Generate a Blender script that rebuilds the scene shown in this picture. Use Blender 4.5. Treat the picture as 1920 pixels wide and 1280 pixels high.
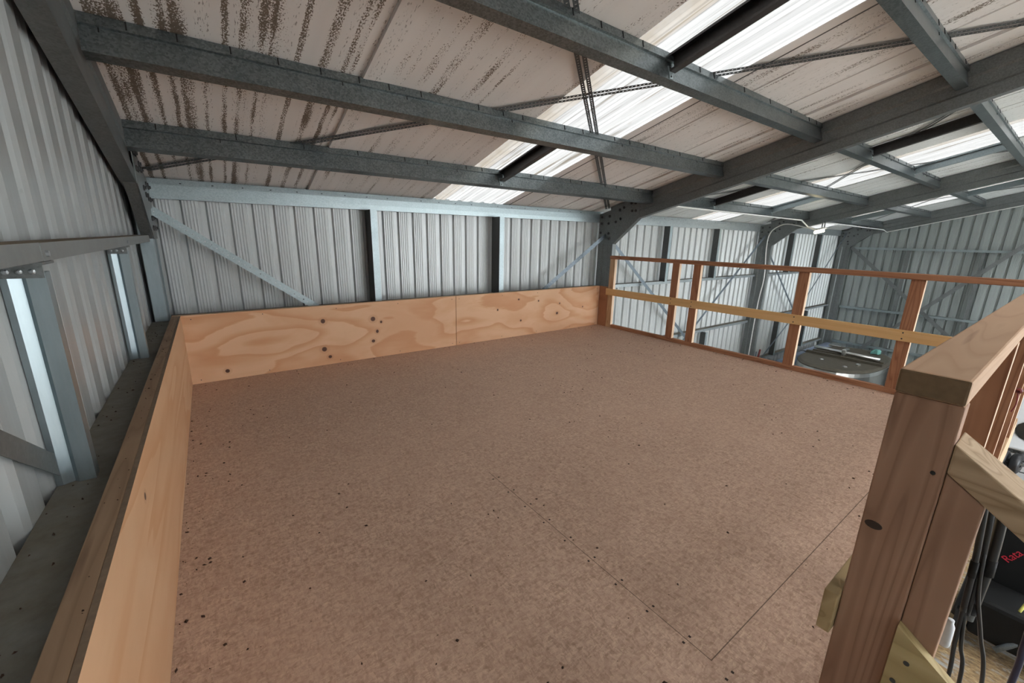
import bpy, bmesh, math, random
from mathutils import Vector, Matrix
random.seed(7)
SC = bpy.context.scene
for o in list(bpy.data.objects): bpy.data.objects.remove(o)

# ------------------------------------------------------------------ camera
cam_d = bpy.data.cameras.new('camera'); cam = bpy.data.objects.new('camera', cam_d)
SC.collection.objects.link(cam); SC.camera = cam
cam_d.sensor_fit = 'HORIZONTAL'; cam_d.sensor_width = 36.0
cam_d.lens = 771.877 / 1920 * 36.0
cam_d.clip_start = 0.02; cam_d.clip_end = 300
_r = Vector((0.810432, -0.58549, 0.020034)); _u = Vector((0.127265, 0.209334, 0.969527)); _f = Vector((0.571842, 0.783186, -0.244164))
M = Matrix.Identity(4)
for i in range(3):
    M[i][0] = _r[i]; M[i][1] = _u[i]; M[i][2] = -_f[i]
M[0][3], M[1][3], M[2][3] = 0.234745, -4.073487, 1.212243
cam.matrix_world = M

# ------------------------------------------------------------------ daylight, exposure
W = bpy.data.worlds.new('daylight'); SC.world = W; W.use_nodes = True
wb = W.node_tree.nodes['Background']
wb.inputs['Color'].default_value = (0.87, 0.94, 1.0, 1)
wb.inputs['Strength'].default_value = 5.5
SC.view_settings.view_transform = 'Standard'
try: SC.view_settings.look = 'None'
except Exception: pass
SC.view_settings.gamma = 1.0
SC.view_settings.exposure = 1.32
SC.view_settings.use_curve_mapping = False

# ------------------------------------------------------------------ materials
class Mat:
    def __init__(s, name):
        s.m = bpy.data.materials.new(name); s.m.use_nodes = True
        s.t = s.m.node_tree; s.b = s.t.nodes['Principled BSDF']; s.out = s.t.nodes['Material Output']
        s._c = None
    def put(s, sock, v):
        if isinstance(v, bpy.types.NodeSocket): s.t.links.new(v, sock)
        elif v is not None:
            if isinstance(v, (tuple, list)) and len(v) == 3 and sock.type == 'RGBA': v = (*v, 1)
            sock.default_value = v
    def node(s, typ, **kw):
        n = s.t.nodes.new(typ)
        for k, v in kw.items(): setattr(n, k, v)
        return n
    def coord(s):
        if s._c is None: s._c = s.node('ShaderNodeTexCoord').outputs['Object']
        return s._c
    def world(s): return s.node('ShaderNodeNewGeometry').outputs['Position']
    def rnd(s): return s.node('ShaderNodeObjectInfo').outputs['Random']
    def math(s, op, a, b=0.0, c=None, clamp=False):
        n = s.node('ShaderNodeMath', operation=op, use_clamp=clamp)
        s.put(n.inputs[0], a); s.put(n.inputs[1], b)
        if c is not None: s.put(n.inputs[2], c)
        return n.outputs[0]
    def vmath(s, op, a, b=(0, 0, 0)):
        n = s.node('ShaderNodeVectorMath', operation=op); s.put(n.inputs[0], a)
        if op == 'SCALE': s.put(n.inputs['Scale'], b)
        else: s.put(n.inputs[1], b)
        return n.outputs['Value'] if op in ('LENGTH', 'DISTANCE', 'DOT_PRODUCT') else n.outputs[0]
    def sep(s, v):
        n = s.node('ShaderNodeSeparateXYZ'); s.put(n.inputs[0], v); return n.outputs
    def comb(s, x, y, z):
        n = s.node('ShaderNodeCombineXYZ')
        for i, v in enumerate((x, y, z)): s.put(n.inputs[i], v)
        return n.outputs[0]
    def noise(s, v, scale=5, detail=4, rough=.55, dist=0):
        n = s.node('ShaderNodeTexNoise'); s.put(n.inputs['Vector'], v)
        for k, q in (('Scale', scale), ('Detail', detail), ('Roughness', rough), ('Distortion', dist)): s.put(n.inputs[k], q)
        return n.outputs[0]
    def voro(s, v, scale=5, col=False):
        n = s.node('ShaderNodeTexVoronoi'); s.put(n.inputs['Vector'], v); s.put(n.inputs['Scale'], scale)
        return n.outputs['Color'] if col else n.outputs['Distance']
    def ramp(s, f, stops, interp='LINEAR'):
        n = s.node('ShaderNodeValToRGB'); s.put(n.inputs[0], f); r = n.color_ramp; r.interpolation = interp
        while len(r.elements) < len(stops): r.elements.new(0.5)
        for e, (p, c) in zip(r.elements, stops):
            e.position = p
            if not isinstance(c, (tuple, list)): c = (c, c, c)
            e.color = (*c, 1)
        return n.outputs[0]
    def mix(s, f, a, b, blend='MIX'):
        n = s.node('ShaderNodeMix', data_type='RGBA', blend_type=blend)
        s.put(n.inputs[0], f); s.put(n.inputs[6], a); s.put(n.inputs[7], b); return n.outputs[2]
    def bump(s, h, strength=.3, dist=.002):
        n = s.node('ShaderNodeBump'); s.put(n.inputs['Height'], h)
        n.inputs['Strength'].default_value = strength; n.inputs['Distance'].default_value = dist
        s.t.links.new(n.outputs[0], s.b.inputs['Normal'])
    def set(s, col=None, rough=None, metal=None, spec=None):
        s.put(s.b.inputs['Base Color'], col); s.put(s.b.inputs['Roughness'], rough); s.put(s.b.inputs['Metallic'], metal)
        s.put(s.b.inputs['Specular IOR Level'], spec)
        return s.m

def plain(name, col, rough=.5, metal=0.0, spec=.5, var=.15, scale=20):
    k = Mat(name); n = k.noise(k.coord(), scale, 4)
    c = k.mix(n, tuple(x * (1 - var) for x in col), tuple(min(1, x * (1 + var)) for x in col))
    return k.set(c, rough, metal, spec)

def galvanised(name, a, b, rough=.42, metal=.75, dust=0.0, dustcol=(.16, .13, .095), scale=70):
    k = Mat(name); p = k.world()
    sp = k.voro(p, scale, col=True); v = k.sep(sp)[0]
    n = k.noise(p, 9, 5, .6)
    f = k.math('ADD', k.math('MULTIPLY', v, .45), k.math('MULTIPLY', n, .55), clamp=True)
    c = k.mix(f, a, b)
    r = k.math('ADD', k.math('MULTIPLY', v, .12), rough - .06)
    m = metal
    if dust > 0:                                    # dust settled on the upward faces
        nz = k.sep(k.node('ShaderNodeNewGeometry').outputs['True Normal'])[2]
        d = k.math('MULTIPLY', k.math('GREATER_THAN', nz, .7), k.ramp(k.noise(p, 14, 6, .7), [(.2, dust * .75), (.65, dust)]))
        dc = k.mix(k.noise(p, 45, 5, .7), tuple(x * .7 for x in dustcol), tuple(x * 1.25 for x in dustcol))
        c = k.mix(d, c, dc); m = k.math('MULTIPLY', k.math('SUBTRACT', 1, d), metal)
        r = k.math('ADD', r, k.math('MULTIPLY', d, .4))
    return k.set(c, r, m)

def timber(name, axis, dark, mid, light, grain=1.0, knots=.0, rough=.65):
    k = Mat(name)
    v = k.vmath('ADD', k.coord(), k.comb(k.math('MULTIPLY', k.rnd(), 13.7), k.math('MULTIPLY', k.rnd(), 7.3), k.math('MULTIPLY', k.rnd(), 5.1)))
    st = [14.0, 14.0, 14.0]; st[axis] = .7
    q = k.vmath('MULTIPLY', v, tuple(st))
    w = k.noise(q, .6, 2, .5, .3)
    rings = k.math('FRACT', k.math('MULTIPLY', w, 14 * grain))
    fine = k.noise(k.vmath('MULTIPLY', v, tuple(x * 9 for x in st)), 1.0, 4, .6)
    c = k.ramp(rings, [(0, mid), (.55, light), (.9, dark), (1, mid)])
    c = k.mix(k.math('MULTIPLY', fine, .55), c, mid)
    c = k.mix(k.ramp(k.noise(v, 3.5, 3), [(.4, 0), (.75, .45)]), c, dark)
    c = k.mix(k.ramp(k.noise(k.vmath('MULTIPLY', v, tuple(x * .25 for x in st)), 6, 2), [(.70, 0), (.76, .55)]), c, (.10, .05, .03))
    k.bump(fine, .15)
    return k.set(c, rough, 0, .3)

def ellipses(k, a, b, spots):
    """soft dark ellipses at listed (u, v, ru, rv) places, as one mask"""
    tot = None
    for (u, v, ru, rv) in spots:
        d = k.math('ADD', k.math('POWER', k.math('DIVIDE', k.math('SUBTRACT', a, u), ru), 2), k.math('POWER', k.math('DIVIDE', k.math('SUBTRACT', b, v), rv), 2))
        m = k.ramp(d, [(.55, 1), (1, 0)])
        tot = m if tot is None else k.math('MAXIMUM', tot, m)
    return tot

def plywood(name, ua, spots, tint=0.0, light=(.74, .47, .295), orange=(.58, .28, .135), stretch=(.95, 2.6), bands=5.0, humps=()):
    k = Mat(name); p = k.world(); s = k.sep(p); U = s[ua]; Z = s[2]
    su, sz = stretch
    v = k.comb(k.math('MULTIPLY', U, su), k.math('MULTIPLY', Z, sz), 3.3 + tint)
    w = k.noise(v, 1.0, 2, .4, .5)
    for (hu, hz, ru, rz, amp) in humps:
        dd = k.math('ADD', k.math('POWER', k.math('DIVIDE', k.math('SUBTRACT', U, hu), ru), 2), k.math('POWER', k.math('DIVIDE', k.math('SUBTRACT', Z, hz), rz), 2))
        w = k.math('ADD', w, k.math('MULTIPLY', k.math('EXPONENT', k.math('MULTIPLY', dd, -1.0)), amp))
    w = k.math('ADD', w, k.math('MULTIPLY', k.noise(k.comb(k.math('MULTIPLY', U, 5), k.math('MULTIPLY', Z, 22), 2), 1.0, 3), .05))
    saw = k.math('FRACT', k.math('MULTIPLY', w, bands))
    fine = k.noise(k.comb(k.math('MULTIPLY', U, 6), k.math('MULTIPLY', Z, 120), 0), 1.0, 4, .6, .8)
    patch = k.noise(k.comb(k.math('MULTIPLY', U, 1.4), k.math('MULTIPLY', Z, 3.0), 8.1 + tint), 1.0, 4, .55, .8)
    mid = tuple(.6 * a + .4 * b for a, b in zip(light, orange))
    c = k.mix(k.ramp(patch, [(.42, 0), (.60, 1)]), light, mid)
    c = k.mix(k.ramp(saw, [(0, 0), (.5, .12), (.90, .85), (.95, .75), (1, 0)]), c, orange)
    c = k.mix(k.math('MULTIPLY', fine, .3), c, tuple(.5 * (a + b) for a, b in zip(light, orange)))
    if spots:
        big = [(u, z, 2.2 * a, 1.9 * b) for (u, z, a, b) in spots]
        c = k.mix(k.math('MULTIPLY', ellipses(k, U, Z, big), .2), c, (.38, .17, .08))
        c = k.mix(ellipses(k, U, Z, spots), c, (.10, .045, .03))
    k.bump(fine, .1)
    return k.set(c, .6, 0, .3)

GALV = galvanised('galvanised_purlin', (.075, .092, .098), (.30, .335, .34), .36, .85, .0, scale=120)
GALV_B = galvanised('bright_galvanised', (.26, .315, .33), (.46, .53, .55), .42, .75, .0, scale=130)
GALV_D = galvanised('dull_galvanised_frame', (.13, .14, .14), (.28, .295, .295), .5, .65, .7, (.13, .115, .095), 120)
GALV_G = galvanised('dusty_galvanised_girt', (.26, .29, .30), (.46, .50, .51), .45, .7, .97, (.135, .118, .085), 80)
GALV_S = galvanised('strap_steel', (.12, .145, .17), (.25, .29, .33), .45, .75, .0, scale=140)
DARKSLOT = plain('slot_shadow_black', (.02, .02, .02), .8)
BOLT = plain('zinc_bolt', (.07, .07, .07), .55, .5)
BOLT_L = plain('bright_zinc_bolt', (.45, .48, .50), .4, .8)
WALLS = {}
def wallmat(name, col, ax):
    k = Mat(name); p = k.world(); s = k.sep(p)
    st = k.noise(k.comb(k.math('MULTIPLY', s[0], 9 if ax == 0 else .01), k.math('MULTIPLY', s[1], 9 if ax == 1 else .01), k.math('MULTIPLY', s[2], .5)), 2, 4, .6)
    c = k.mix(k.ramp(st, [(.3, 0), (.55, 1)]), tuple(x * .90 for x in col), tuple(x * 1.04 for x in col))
    c = k.mix(k.ramp(k.noise(p, 30, 3), [(.68, 0), (.74, .25)]), c, (.25, .25, .24))
    return k.set(c, .33, .2, .5)
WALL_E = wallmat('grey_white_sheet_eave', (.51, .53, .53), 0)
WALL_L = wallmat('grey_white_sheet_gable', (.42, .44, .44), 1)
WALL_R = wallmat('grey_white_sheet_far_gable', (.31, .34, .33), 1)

def lining():
    k = Mat('stained_white_roof_lining'); p = k.world(); s = k.sep(p); X, Y = s[0], s[1]
    c = k.mix(k.noise(k.comb(k.math('MULTIPLY', X, 9), k.math('MULTIPLY', Y, .5), 0), 1, 4), (.74, .69, .66), (.88, .84, .81))
    c = k.mix(k.math('GREATER_THAN', X, 5.0), c, k.mix(k.noise(k.comb(k.math('MULTIPLY', X, 3), 0, 0), 1, 3), (.70, .72, .71), (.84, .85, .84)))
    wob = k.math('MULTIPLY', k.math('SUBTRACT', k.noise(k.vmath('MULTIPLY', p, (1, 3, 0)), 2.0, 3), .5), .02)
    XX = k.math('ADD', X, wob)
    # mould specks in narrow lines running up the slope: thick near the end wall, sparse farther along
    a = k.math('MULTIPLY', X, .2)
    amt = k.ramp(a, [(0, .21), (.03, .21), (.10, .15), (.20, .12), (.216, .02), (.3, .05), (.55, .04), (1, .0)])
    line = k.noise(k.comb(k.math('MULTIPLY', XX, 17.0), k.math('MULTIPLY', Y, .12), 2.0), 1.0, 1, .5)
    core = k.math('MINIMUM', k.math('MAXIMUM', k.math('MULTIPLY', k.math('SUBTRACT', line, .53), 2.2), -.30), .15)
    sp = k.noise(k.comb(k.math('MULTIPLY', X, 150), k.math('MULTIPLY', Y, 85), 0), 1.0, 3, .6)
    patch = k.math('MULTIPLY', k.math('SUBTRACT', k.noise(k.comb(k.math('MULTIPLY', X, 7), k.math('MULTIPLY', Y, 2.6), 1), 1.0, 3), .5), .62)
    t = k.math('ADD', k.math('ADD', k.math('ADD', sp, core), amt), patch)
    m = k.ramp(t, [(.745, 0), (.775, 1)])
    soft = k.math('MULTIPLY', k.ramp(t, [(.66, 0), (.85, 1)]), .22)
    col = k.mix(k.noise(p, 25, 3), (.075, .05, .032), (.19, .125, .075))
    c = k.mix(soft, c, (.36, .29, .22))
    c = k.mix(k.math('MULTIPLY', m, .9), c, col)
    # small dashes along the rib lines
    fl = k.ramp(k.noise(k.comb(k.math('MULTIPLY', X, 26), k.math('MULTIPLY', Y, .15), 5.0), 1.0, 1), [(.54, 0), (.60, 1)])
    fs = k.ramp(k.noise(k.comb(k.math('MULTIPLY', X, 150), k.math('MULTIPLY', Y, 30), 7.0), 1.0, 3, .6), [(.58, 0), (.63, 1)])
    c = k.mix(k.math('MULTIPLY', k.math('MULTIPLY', fl, fs), .7), c, (.13, .10, .075))
    return k.set(c, .6, 0, .3)
LINING = lining()

def skylight(name, trans):
    k = Mat(name); p = k.world(); s = k.sep(p); X, Y = s[0], s[1]
    st = k.noise(k.comb(k.math('MULTIPLY', X, 30), k.math('MULTIPLY', Y, .6), 0), 1, 4, .6)
    c = k.ramp(st, [(.34, (.40, .36, .31)), (.42, (.80, .81, .82)), (.62, (.97, .98, .99))])
    ed = k.math('ABSOLUTE', k.math('SUBTRACT', k.math('FRACT', k.math('DIVIDE', k.math('SUBTRACT', X, 2.30), .158)), .38))  # rib-edge dirt lines, darkened to paint in the ribs' shading
    c = k.mix(k.math('MULTIPLY', k.ramp(ed, [(.05, 1), (.10, 0)]), k.ramp(k.noise(k.comb(k.math('MULTIPLY', X, 3), k.math('MULTIPLY', Y, 2), 9), 2, 4), [(.3, .55), (.65, .95)])), c, (.16, .15, .16))
    blot = k.ramp(k.noise(k.comb(k.math('MULTIPLY', X, 6), k.math('MULTIPLY', Y, 2.2), 3), 1, 3), [(.63, 0), (.75, .55)])
    c = k.mix(blot, c, (.50, .38, .25))
    u = k.math('MODULO', k.math('SUBTRACT', X, -2.77), 5.1)         # distance across each strip
    dirt = k.math('MULTIPLY', k.ramp(u, [(.03, 0), (.045, .75), (.15, .6), (.20, 0)]), k.ramp(k.noise(p, 5, 3), [(.25, .5), (.6, 1)]))
    c = k.mix(dirt, c, (.55, .47, .37))
    tr = k.node('ShaderNodeBsdfTranslucent'); k.put(tr.inputs['Color'], k.mix(trans, (0, 0, 0), k.mix(1.0, c, (1.0, .93, .86), 'MULTIPLY')))
    df = k.node('ShaderNodeBsdfDiffuse'); k.put(df.inputs['Color'], c)
    mx = k.node('ShaderNodeMixShader'); mx.inputs[0].default_value = .2
    k.t.links.new(tr.outputs[0], mx.inputs[1]); k.t.links.new(df.outputs[0], mx.inputs[2])
    k.t.links.new(mx.outputs[0], k.out.inputs['Surface'])
    return k.m
SKY = skylight('translucent_skylight_sheet', .125); SKY_FILL = skylight('fill_skylight_sheet', .95)  # second sheet is for the added fill skylights

def particleboard():
    k = Mat('particleboard_flooring'); p = k.world(); s = k.sep(p); X, Y = s[0], s[1]
    a = k.noise(p, 55, 6, .72); b = k.noise(p, 6, 4, .6); b2 = k.noise(p, 1.3, 3)
    pj = k.vmath('ADD', p, k.comb(k.math('MULTIPLY', k.noise(p, 23), .035), k.math('MULTIPLY', k.noise(p, 19), .035), 0))
    v1 = k.sep(k.voro(k.vmath('MULTIPLY', pj, (52, 150, 1)), 1.0, col=True))[0]; v2 = k.sep(k.voro(k.vmath('MULTIPLY', pj, (140, 48, 1)), 1.0, col=True))[0]
    a = k.math('ADD', k.math('MULTIPLY', a, .64), k.math('MULTIPLY', k.math('ADD', v1, v2), .18))
    c = k.ramp(a, [(.28, (.34, .22, .155)), (.5, (.53, .36, .275)), (.72, (.68, .485, .375))])
    fl = k.noise(k.vmath('MULTIPLY', k.vmath('ADD', p, k.comb(k.math('MULTIPLY', k.noise(p, 9), .1), 0, 0)), (48, 190, 1)), 1.0, 2, .5, .9)
    c = k.mix(k.ramp(fl, [(.58, 0), (.68, .6)]), c, (.74, .56, .41))
    fl2 = k.noise(k.vmath('MULTIPLY', p, (150, 52, 1)), 1.0, 2, .5, .9)
    c = k.mix(k.ramp(fl2, [(.58, 0), (.68, .55)]), c, (.30, .19, .13))
    c = k.mix(k.ramp(b, [(.35, .0), (.75, .4)]), c, (.43, .28, .21))
    c = k.mix(k.ramp(b2, [(.45, .0), (.7, .25)]), c, (.61, .415, .31))
    # joints of the sheets
    d1 = k.math('MULTIPLY', k.math('LESS_THAN', k.math('ABSOLUTE', k.math('SUBTRACT', X, 1.30)), .0014), k.math('MULTIPLY', k.math('LESS_THAN', Y, -2.43), k.math('GREATER_THAN', Y, -3.66)))
    d2 = k.math('MULTIPLY', k.math('LESS_THAN', k.math('ABSOLUTE', k.math('SUBTRACT', Y, -3.658)), .0016), k.math('MULTIPLY', k.math('GREATER_THAN', X, 1.3), k.math('LESS_THAN', X, 4.8)))
    c = k.mix(k.math('MULTIPLY', k.math('MAXIMUM', d1, d2), .75), c, (.05, .03, .02))
    ny = k.math('SUBTRACT', k.math('ABSOLUTE', k.math('SUBTRACT', k.math('FRACT', k.math('DIVIDE', Y, .135)), .5)), 0)      # screw heads along the joint
    nd = k.math('MULTIPLY', k.math('LESS_THAN', ny, .03), k.math('LESS_THAN', k.math('ABSOLUTE', k.math('SUBTRACT', k.math('ABSOLUTE', k.math('SUBTRACT', X, 1.30)), .017)), .004))
    c = k.mix(k.math('MULTIPLY', nd, k.math('LESS_THAN', Y, -2.40)), c, (.04, .025, .02))
    k.bump(a, .12)
    return k.set(c, .72, 0, .25)
PBOARD = particleboard()

BR = ((.24, .10, .055), (.40, .19, .105), (.50, .26, .15))
PA = ((.42, .25, .13), (.60, .41, .25), (.70, .51, .33))
YE = ((.72, .45, .20), (.79, .52, .245), (.82, .56, .28))
GR = ((.36, .27, .12), (.50, .39, .19), (.56, .45, .24))
PINE_Y = timber('reddish_pine_along_rail', 1, *BR); PINE_Z = timber('reddish_pine_upright', 2, *BR)
EDGE_Z = timber('pale_pine_edge', 2, (.60, .41, .27), (.74, .55, .39), (.80, .62, .45), .6)
PINE_X = timber('pale_pine_along_eave', 0, *PA); PALE_Z = timber('pale_pine_upright', 2, *PA); PALE_Y = timber('pale_pine_plate', 1, *PA)
YEL_Y = timber('yellow_board', 1, *YE, grain=.4); YEL_X = timber('yellow_board_along_eave', 0, *YE, grain=.4)
def tilted_timber(name, cols, grain):
    m = timber(name, 1, *cols, grain=grain); return m
GRN_Y = tilted_timber('greenish_treated_board', GR, .35); RAIL_Y = tilted_timber('weathered_pine_stair_rail', ((.26, .17, .09), (.44, .31, .19), (.55, .41, .27)), 1.2)
BACKKNOTS = [(1.024, .424, .022, .024), (1.487, .40, .026, .026), (1.567, .362, .013, .015), (1.523, .27, .016, .02), (1.015, .155, .025, .025), (1.06, .075, .018, .016),
             (1.478, .175, .02, .018), (.245, .075, .018, .018), (2.985, .365, .012, .014), (3.62, .43, .012, .012), (3.95, .24, .022, .02), (3.99, .37, .012, .012), (3.34, .20, .014, .014), (4.43, .29, .011, .011), (3.30, .47, .014, .012)]
PLY_A = plywood('plywood_with_knots', 0, BACKKNOTS, 0.0, humps=((.50, .27, .42, .17, .34), (2.45, .27, .32, .11, .22), (4.42, .12, .22, .08, .22), (1.25, .33, .25, .14, .2), (3.9, .30, .25, .2, .2)))
PLY_B = plywood('plywood_plain_orange', 1, [(-3.35, .38, .014, .01), (-2.62, .47, .014, .012)], 4.4, (.72, .46, .28), (.62, .32, .16), (.55, 5.0), 4.0)
PLYEDGE = plain('plywood_edge', (.20, .14, .095), .75, 0, .3, .3, 60)
PLY_C = plywood('plywood_return_reddish', 1, [], 9.0, (.44, .215, .12), (.30, .13, .07))
STAIN = plain('stainless_steel', (.46, .46, .45), .28, .95, .5, .12, 8)
STAIN_D = plain('dusty_stainless_lid', (.13, .115, .09), .6, .35, .5, .25, 14)
BRIGHT = plain('polished_steel', (.75, .75, .74), .25, 1.0)
BLACK = plain('black_rubber', (.012, .013, .016), .38, 0, .5, .3)
BLACKP = plain('black_plastic', (.008, .0085, .009), .6, 0, .2)
DKBLUE = plain('blue_black_hose', (.02, .02, .06), .4)
WHITEP = plain('white_plastic', (.75, .78, .82), .4)
VANW = plain('white_vehicle_paint', (.78, .80, .82), .25, 0, .5, .04)
VGLASS = plain('dark_vehicle_glass', (.02, .025, .025), .08, 0, .6)
RED = plain('red_lettering', (.55, .02, .05), .5)
DRED = plain('dark_red_plastic', (.20, .03, .03), .45)
TEAL = plain('teal_cloth', (.20, .50, .46), .8)
FOIL = plain('bluish_foil', (.30, .36, .50), .35, .6, .5, .35, 12)
YELP = plain('yellow_marking', (.65, .60, .15), .5)
CONDUIT = plain('white_conduit', (.72, .72, .70), .4)
WIRE = plain('thin_dark_wire', (.03, .03, .03), .5)
CRUMB = plain('dark_crumbs', (.055, .03, .02), .9, 0, .2, .4, 200)
CHIP = plain('pale_wood_chip', (.62, .48, .33), .8)
def lampmat():
    k = Mat('lit_lamp_lens'); k.b.inputs['Emission Color'].default_value = (1, .86, .55, 1); k.b.inputs['Emission Strength'].default_value = 9
    return k.set((.9, .85, .7), .4)
LAMP = lampmat()
def slab():
    k = Mat('concrete_slab_with_straw'); p = k.world(); s = k.sep(p)
    c = k.mix(k.noise(p, 3, 6, .65), (.26, .26, .25), (.42, .42, .40))
    near = k.math('MULTIPLY', k.math('LESS_THAN', s[1], -3.4), k.ramp(k.math('MULTIPLY', s[0], .1), [(.40, 0), (.48, 1), (.85, 1), (.95, 0)]))
    straw = k.ramp(k.noise(k.vmath('MULTIPLY', p, (7, 3, 1)), 1.6, 6, .75, .6), [(.36, 0), (.48, .95)])
    sc = k.ramp(k.noise(k.vmath('MULTIPLY', p, (40, 16, 1)), 1, 4, .7), [(.3, (.10, .06, .03)), (.55, (.32, .21, .10)), (.75, (.55, .42, .24))])
    return k.set(k.mix(k.math('MULTIPLY', near, straw), c, sc), .8, 0, .3)
SLAB = slab()
BOUNCE_YARD = plain('pale_bounce_yard', (.52, .50, .46), .9)  # unseen yard, made pale to bounce light onto the ceiling

# ------------------------------------------------------------------ mesh helpers
class MB:
    """collects shapes (world coordinates) and links them as ONE mesh object"""
    def __init__(s): s.v = []; s.f = []; s.mi = []; s.c = 0
    def add(s, vs, fs, mi=0):
        o = len(s.v); s.v += [Vector(v) for v in vs]; s.f += [[i + o for i in f] for f in fs]; s.mi += [mi] * len(fs); return s
    def box(s, a, b, mi=0):
        (x0, y0, z0), (x1, y1, z1) = a, b
        vs = [(x0, y0, z0), (x1, y0, z0), (x1, y1, z0), (x0, y1, z0), (x0, y0, z1), (x1, y0, z1), (x1, y1, z1), (x0, y1, z1)]
        return s.add(vs, [(0, 3, 2, 1), (4, 5, 6, 7), (0, 1, 5, 4), (1, 2, 6, 5), (2, 3, 7, 6), (3, 0, 4, 7)], mi)
    def obox(s, o, U, V, Wd, a, b, c, mi=0):
        """box from corner o along unit axes U,V,Wd with lengths a,b,c"""
        o = Vector(o); U = Vector(U) * a; V = Vector(V) * b; Wd = Vector(Wd) * c
        vs = [o, o + U, o + U + V, o + V, o + Wd, o + U + Wd, o + U + V + Wd, o + V + Wd]
        return s.add(vs, [(0, 3, 2, 1), (4, 5, 6, 7), (0, 1, 5, 4), (1, 2, 6, 5), (2, 3, 7, 6), (3, 0, 4, 7)], mi)
    def prism(s, poly, d, mi=0):
        d = Vector(d); n = len(poly); p = [Vector(q) for q in poly]
        return s.add(p + [q + d for q in p], [list(range(n))[::-1], list(range(n, 2 * n))] + [[i, (i + 1) % n, n + (i + 1) % n, n + i] for i in range(n)], mi)
    def strip(s, line, o, U, V, L, mi=0):
        """open 2D line (u,v) swept by vector L"""
        o = Vector(o); U = Vector(U); V = Vector(V); L = Vector(L); n = len(line)
        a = [o + U * u + V * v for u, v in line]
        return s.add(a + [q + L for q in a], [[i, i + 1, n + i + 1, n + i] for i in range(n - 1)], mi)
    def tube(s, pts, r, n=10, mi=0, cap=True, smooth=True):
        P = [Vector(p) for p in pts]
        if smooth and len(P) > 2:
            Q = []
            for i in range(len(P) - 1):
                p0 = P[max(0, i - 1)]; p1 = P[i]; p2 = P[i + 1]; p3 = P[min(len(P) - 1, i + 2)]
                for j in range(6):
                    t = j / 6
                    Q.append(.5 * ((2 * p1) + (p2 - p0) * t + (2 * p0 - 5 * p1 + 4 * p2 - p3) * t * t + (3 * p1 - p0 - 3 * p2 + p3) * t ** 3))
            Q.append(P[-1]); P = Q
        vs = []; fs = []; ref = None
        for i, p in enumerate(P):
            t = (P[min(i + 1, len(P) - 1)] - P[max(i - 1, 0)]).normalized()
            if ref is None: ref = t.orthogonal().normalized()
            ref = (ref - t * ref.dot(t)).normalized(); b = t.cross(ref)
            for j in range(n):
                a = 2 * math.pi * j / n; vs.append(p + (ref * math.cos(a) + b * math.sin(a)) * r)
        for i in range(len(P) - 1):
            for j in range(n): fs.append([i * n + j, i * n + (j + 1) % n, (i + 1) * n + (j + 1) % n, (i + 1) * n + j])
        if cap: fs += [list(range(n))[::-1], list(range((len(P) - 1) * n, len(P) * n))]
        return s.add(vs, fs, mi)
    def lathe(s, prof, o, ax, n=24, mi=0):
        o = Vector(o); ax = Vector(ax).normalized(); e = ax.orthogonal().normalized(); g = ax.cross(e); m = len(prof); vs = []; fs = []
        for j in range(n):
            a = 2 * math.pi * j / n; d = e * math.cos(a) + g * math.sin(a)
            vs += [o + ax * h + d * max(r, 1e-4) for r, h in prof]
        for j in range(n):
            k = (j + 1) % n
            fs += [[j * m + i, k * m + i, k * m + i + 1, j * m + i + 1] for i in range(m - 1)]
        return s.add(vs, fs, mi)
    def build(s, name, mats, parent=None, loc=None, bevel=0.0, thick=0.0, smooth=False):
        if parent is not None: off = parent.matrix_world.translation.copy() if parent.parent is None else Vector(parent['_w'])
        elif loc is not None: off = Vector(loc)
        else:
            lo = [min(v[i] for v in s.v) for i in range(3)]; hi = [max(v[i] for v in s.v) for i in range(3)]
            off = Vector(((lo[0] + hi[0]) / 2, (lo[1] + hi[1]) / 2, lo[2]))
        me = bpy.data.meshes.new(name); me.from_pydata([v - off for v in s.v], [], s.f)
        if not isinstance(mats, (list, tuple)): mats = [mats]
        for m in mats: me.materials.append(m)
        me.polygons.foreach_set('material_index', s.mi)
        if smooth: me.polygons.foreach_set('use_smooth', [True] * len(s.f))
        me.update()
        bm = bmesh.new(); bm.from_mesh(me)
        if thick == 0: bmesh.ops.recalc_face_normals(bm, faces=bm.faces)
        bm.to_mesh(me); bm.free()
        o = bpy.data.objects.new(name, me); SC.collection.objects.link(o)
        if parent is not None: o.parent = parent
        else: o.location = off
        if thick:
            md = o.modifiers.new('thickness', 'SOLIDIFY'); md.thickness = thick; md.offset = 0
        if bevel:
            md = o.modifiers.new('edges', 'BEVEL'); md.width = bevel; md.segments = 2; md.limit_method = 'ANGLE'; md.angle_limit = .7
        bpy.context.view_layer.update() if parent is None else None
        return o

def thing(name, label, cat, loc, group=None):
    o = bpy.data.objects.new(name, None); SC.collection.objects.link(o); o.location = loc; o.empty_display_size = .1
    o.matrix_world = Matrix.Translation(loc)
    return tag(o, label, cat, group)
def tag(o, label, cat, group=None, kind=None):
    o['label'] = label; o['category'] = cat
    if group: o['group'] = group
    if kind: o['kind'] = kind
    return o
def struct(o, label=None, cat=None):
    o['kind'] = 'structure'
    if label: o['label'] = label; o['category'] = cat
    return o
def part(mb, name, mat, par, **kw):
    o = mb.build(name, mat, par, **kw) if par.parent is None else None
    return o
def subpart(mb, name, mat, par, **kw):
    """child of a part: the part's mesh is stored relative to the thing, so its own origin is the thing's"""
    root = par.parent; o = mb.build(name, mat, root, **kw); o.parent = par; return o

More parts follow.
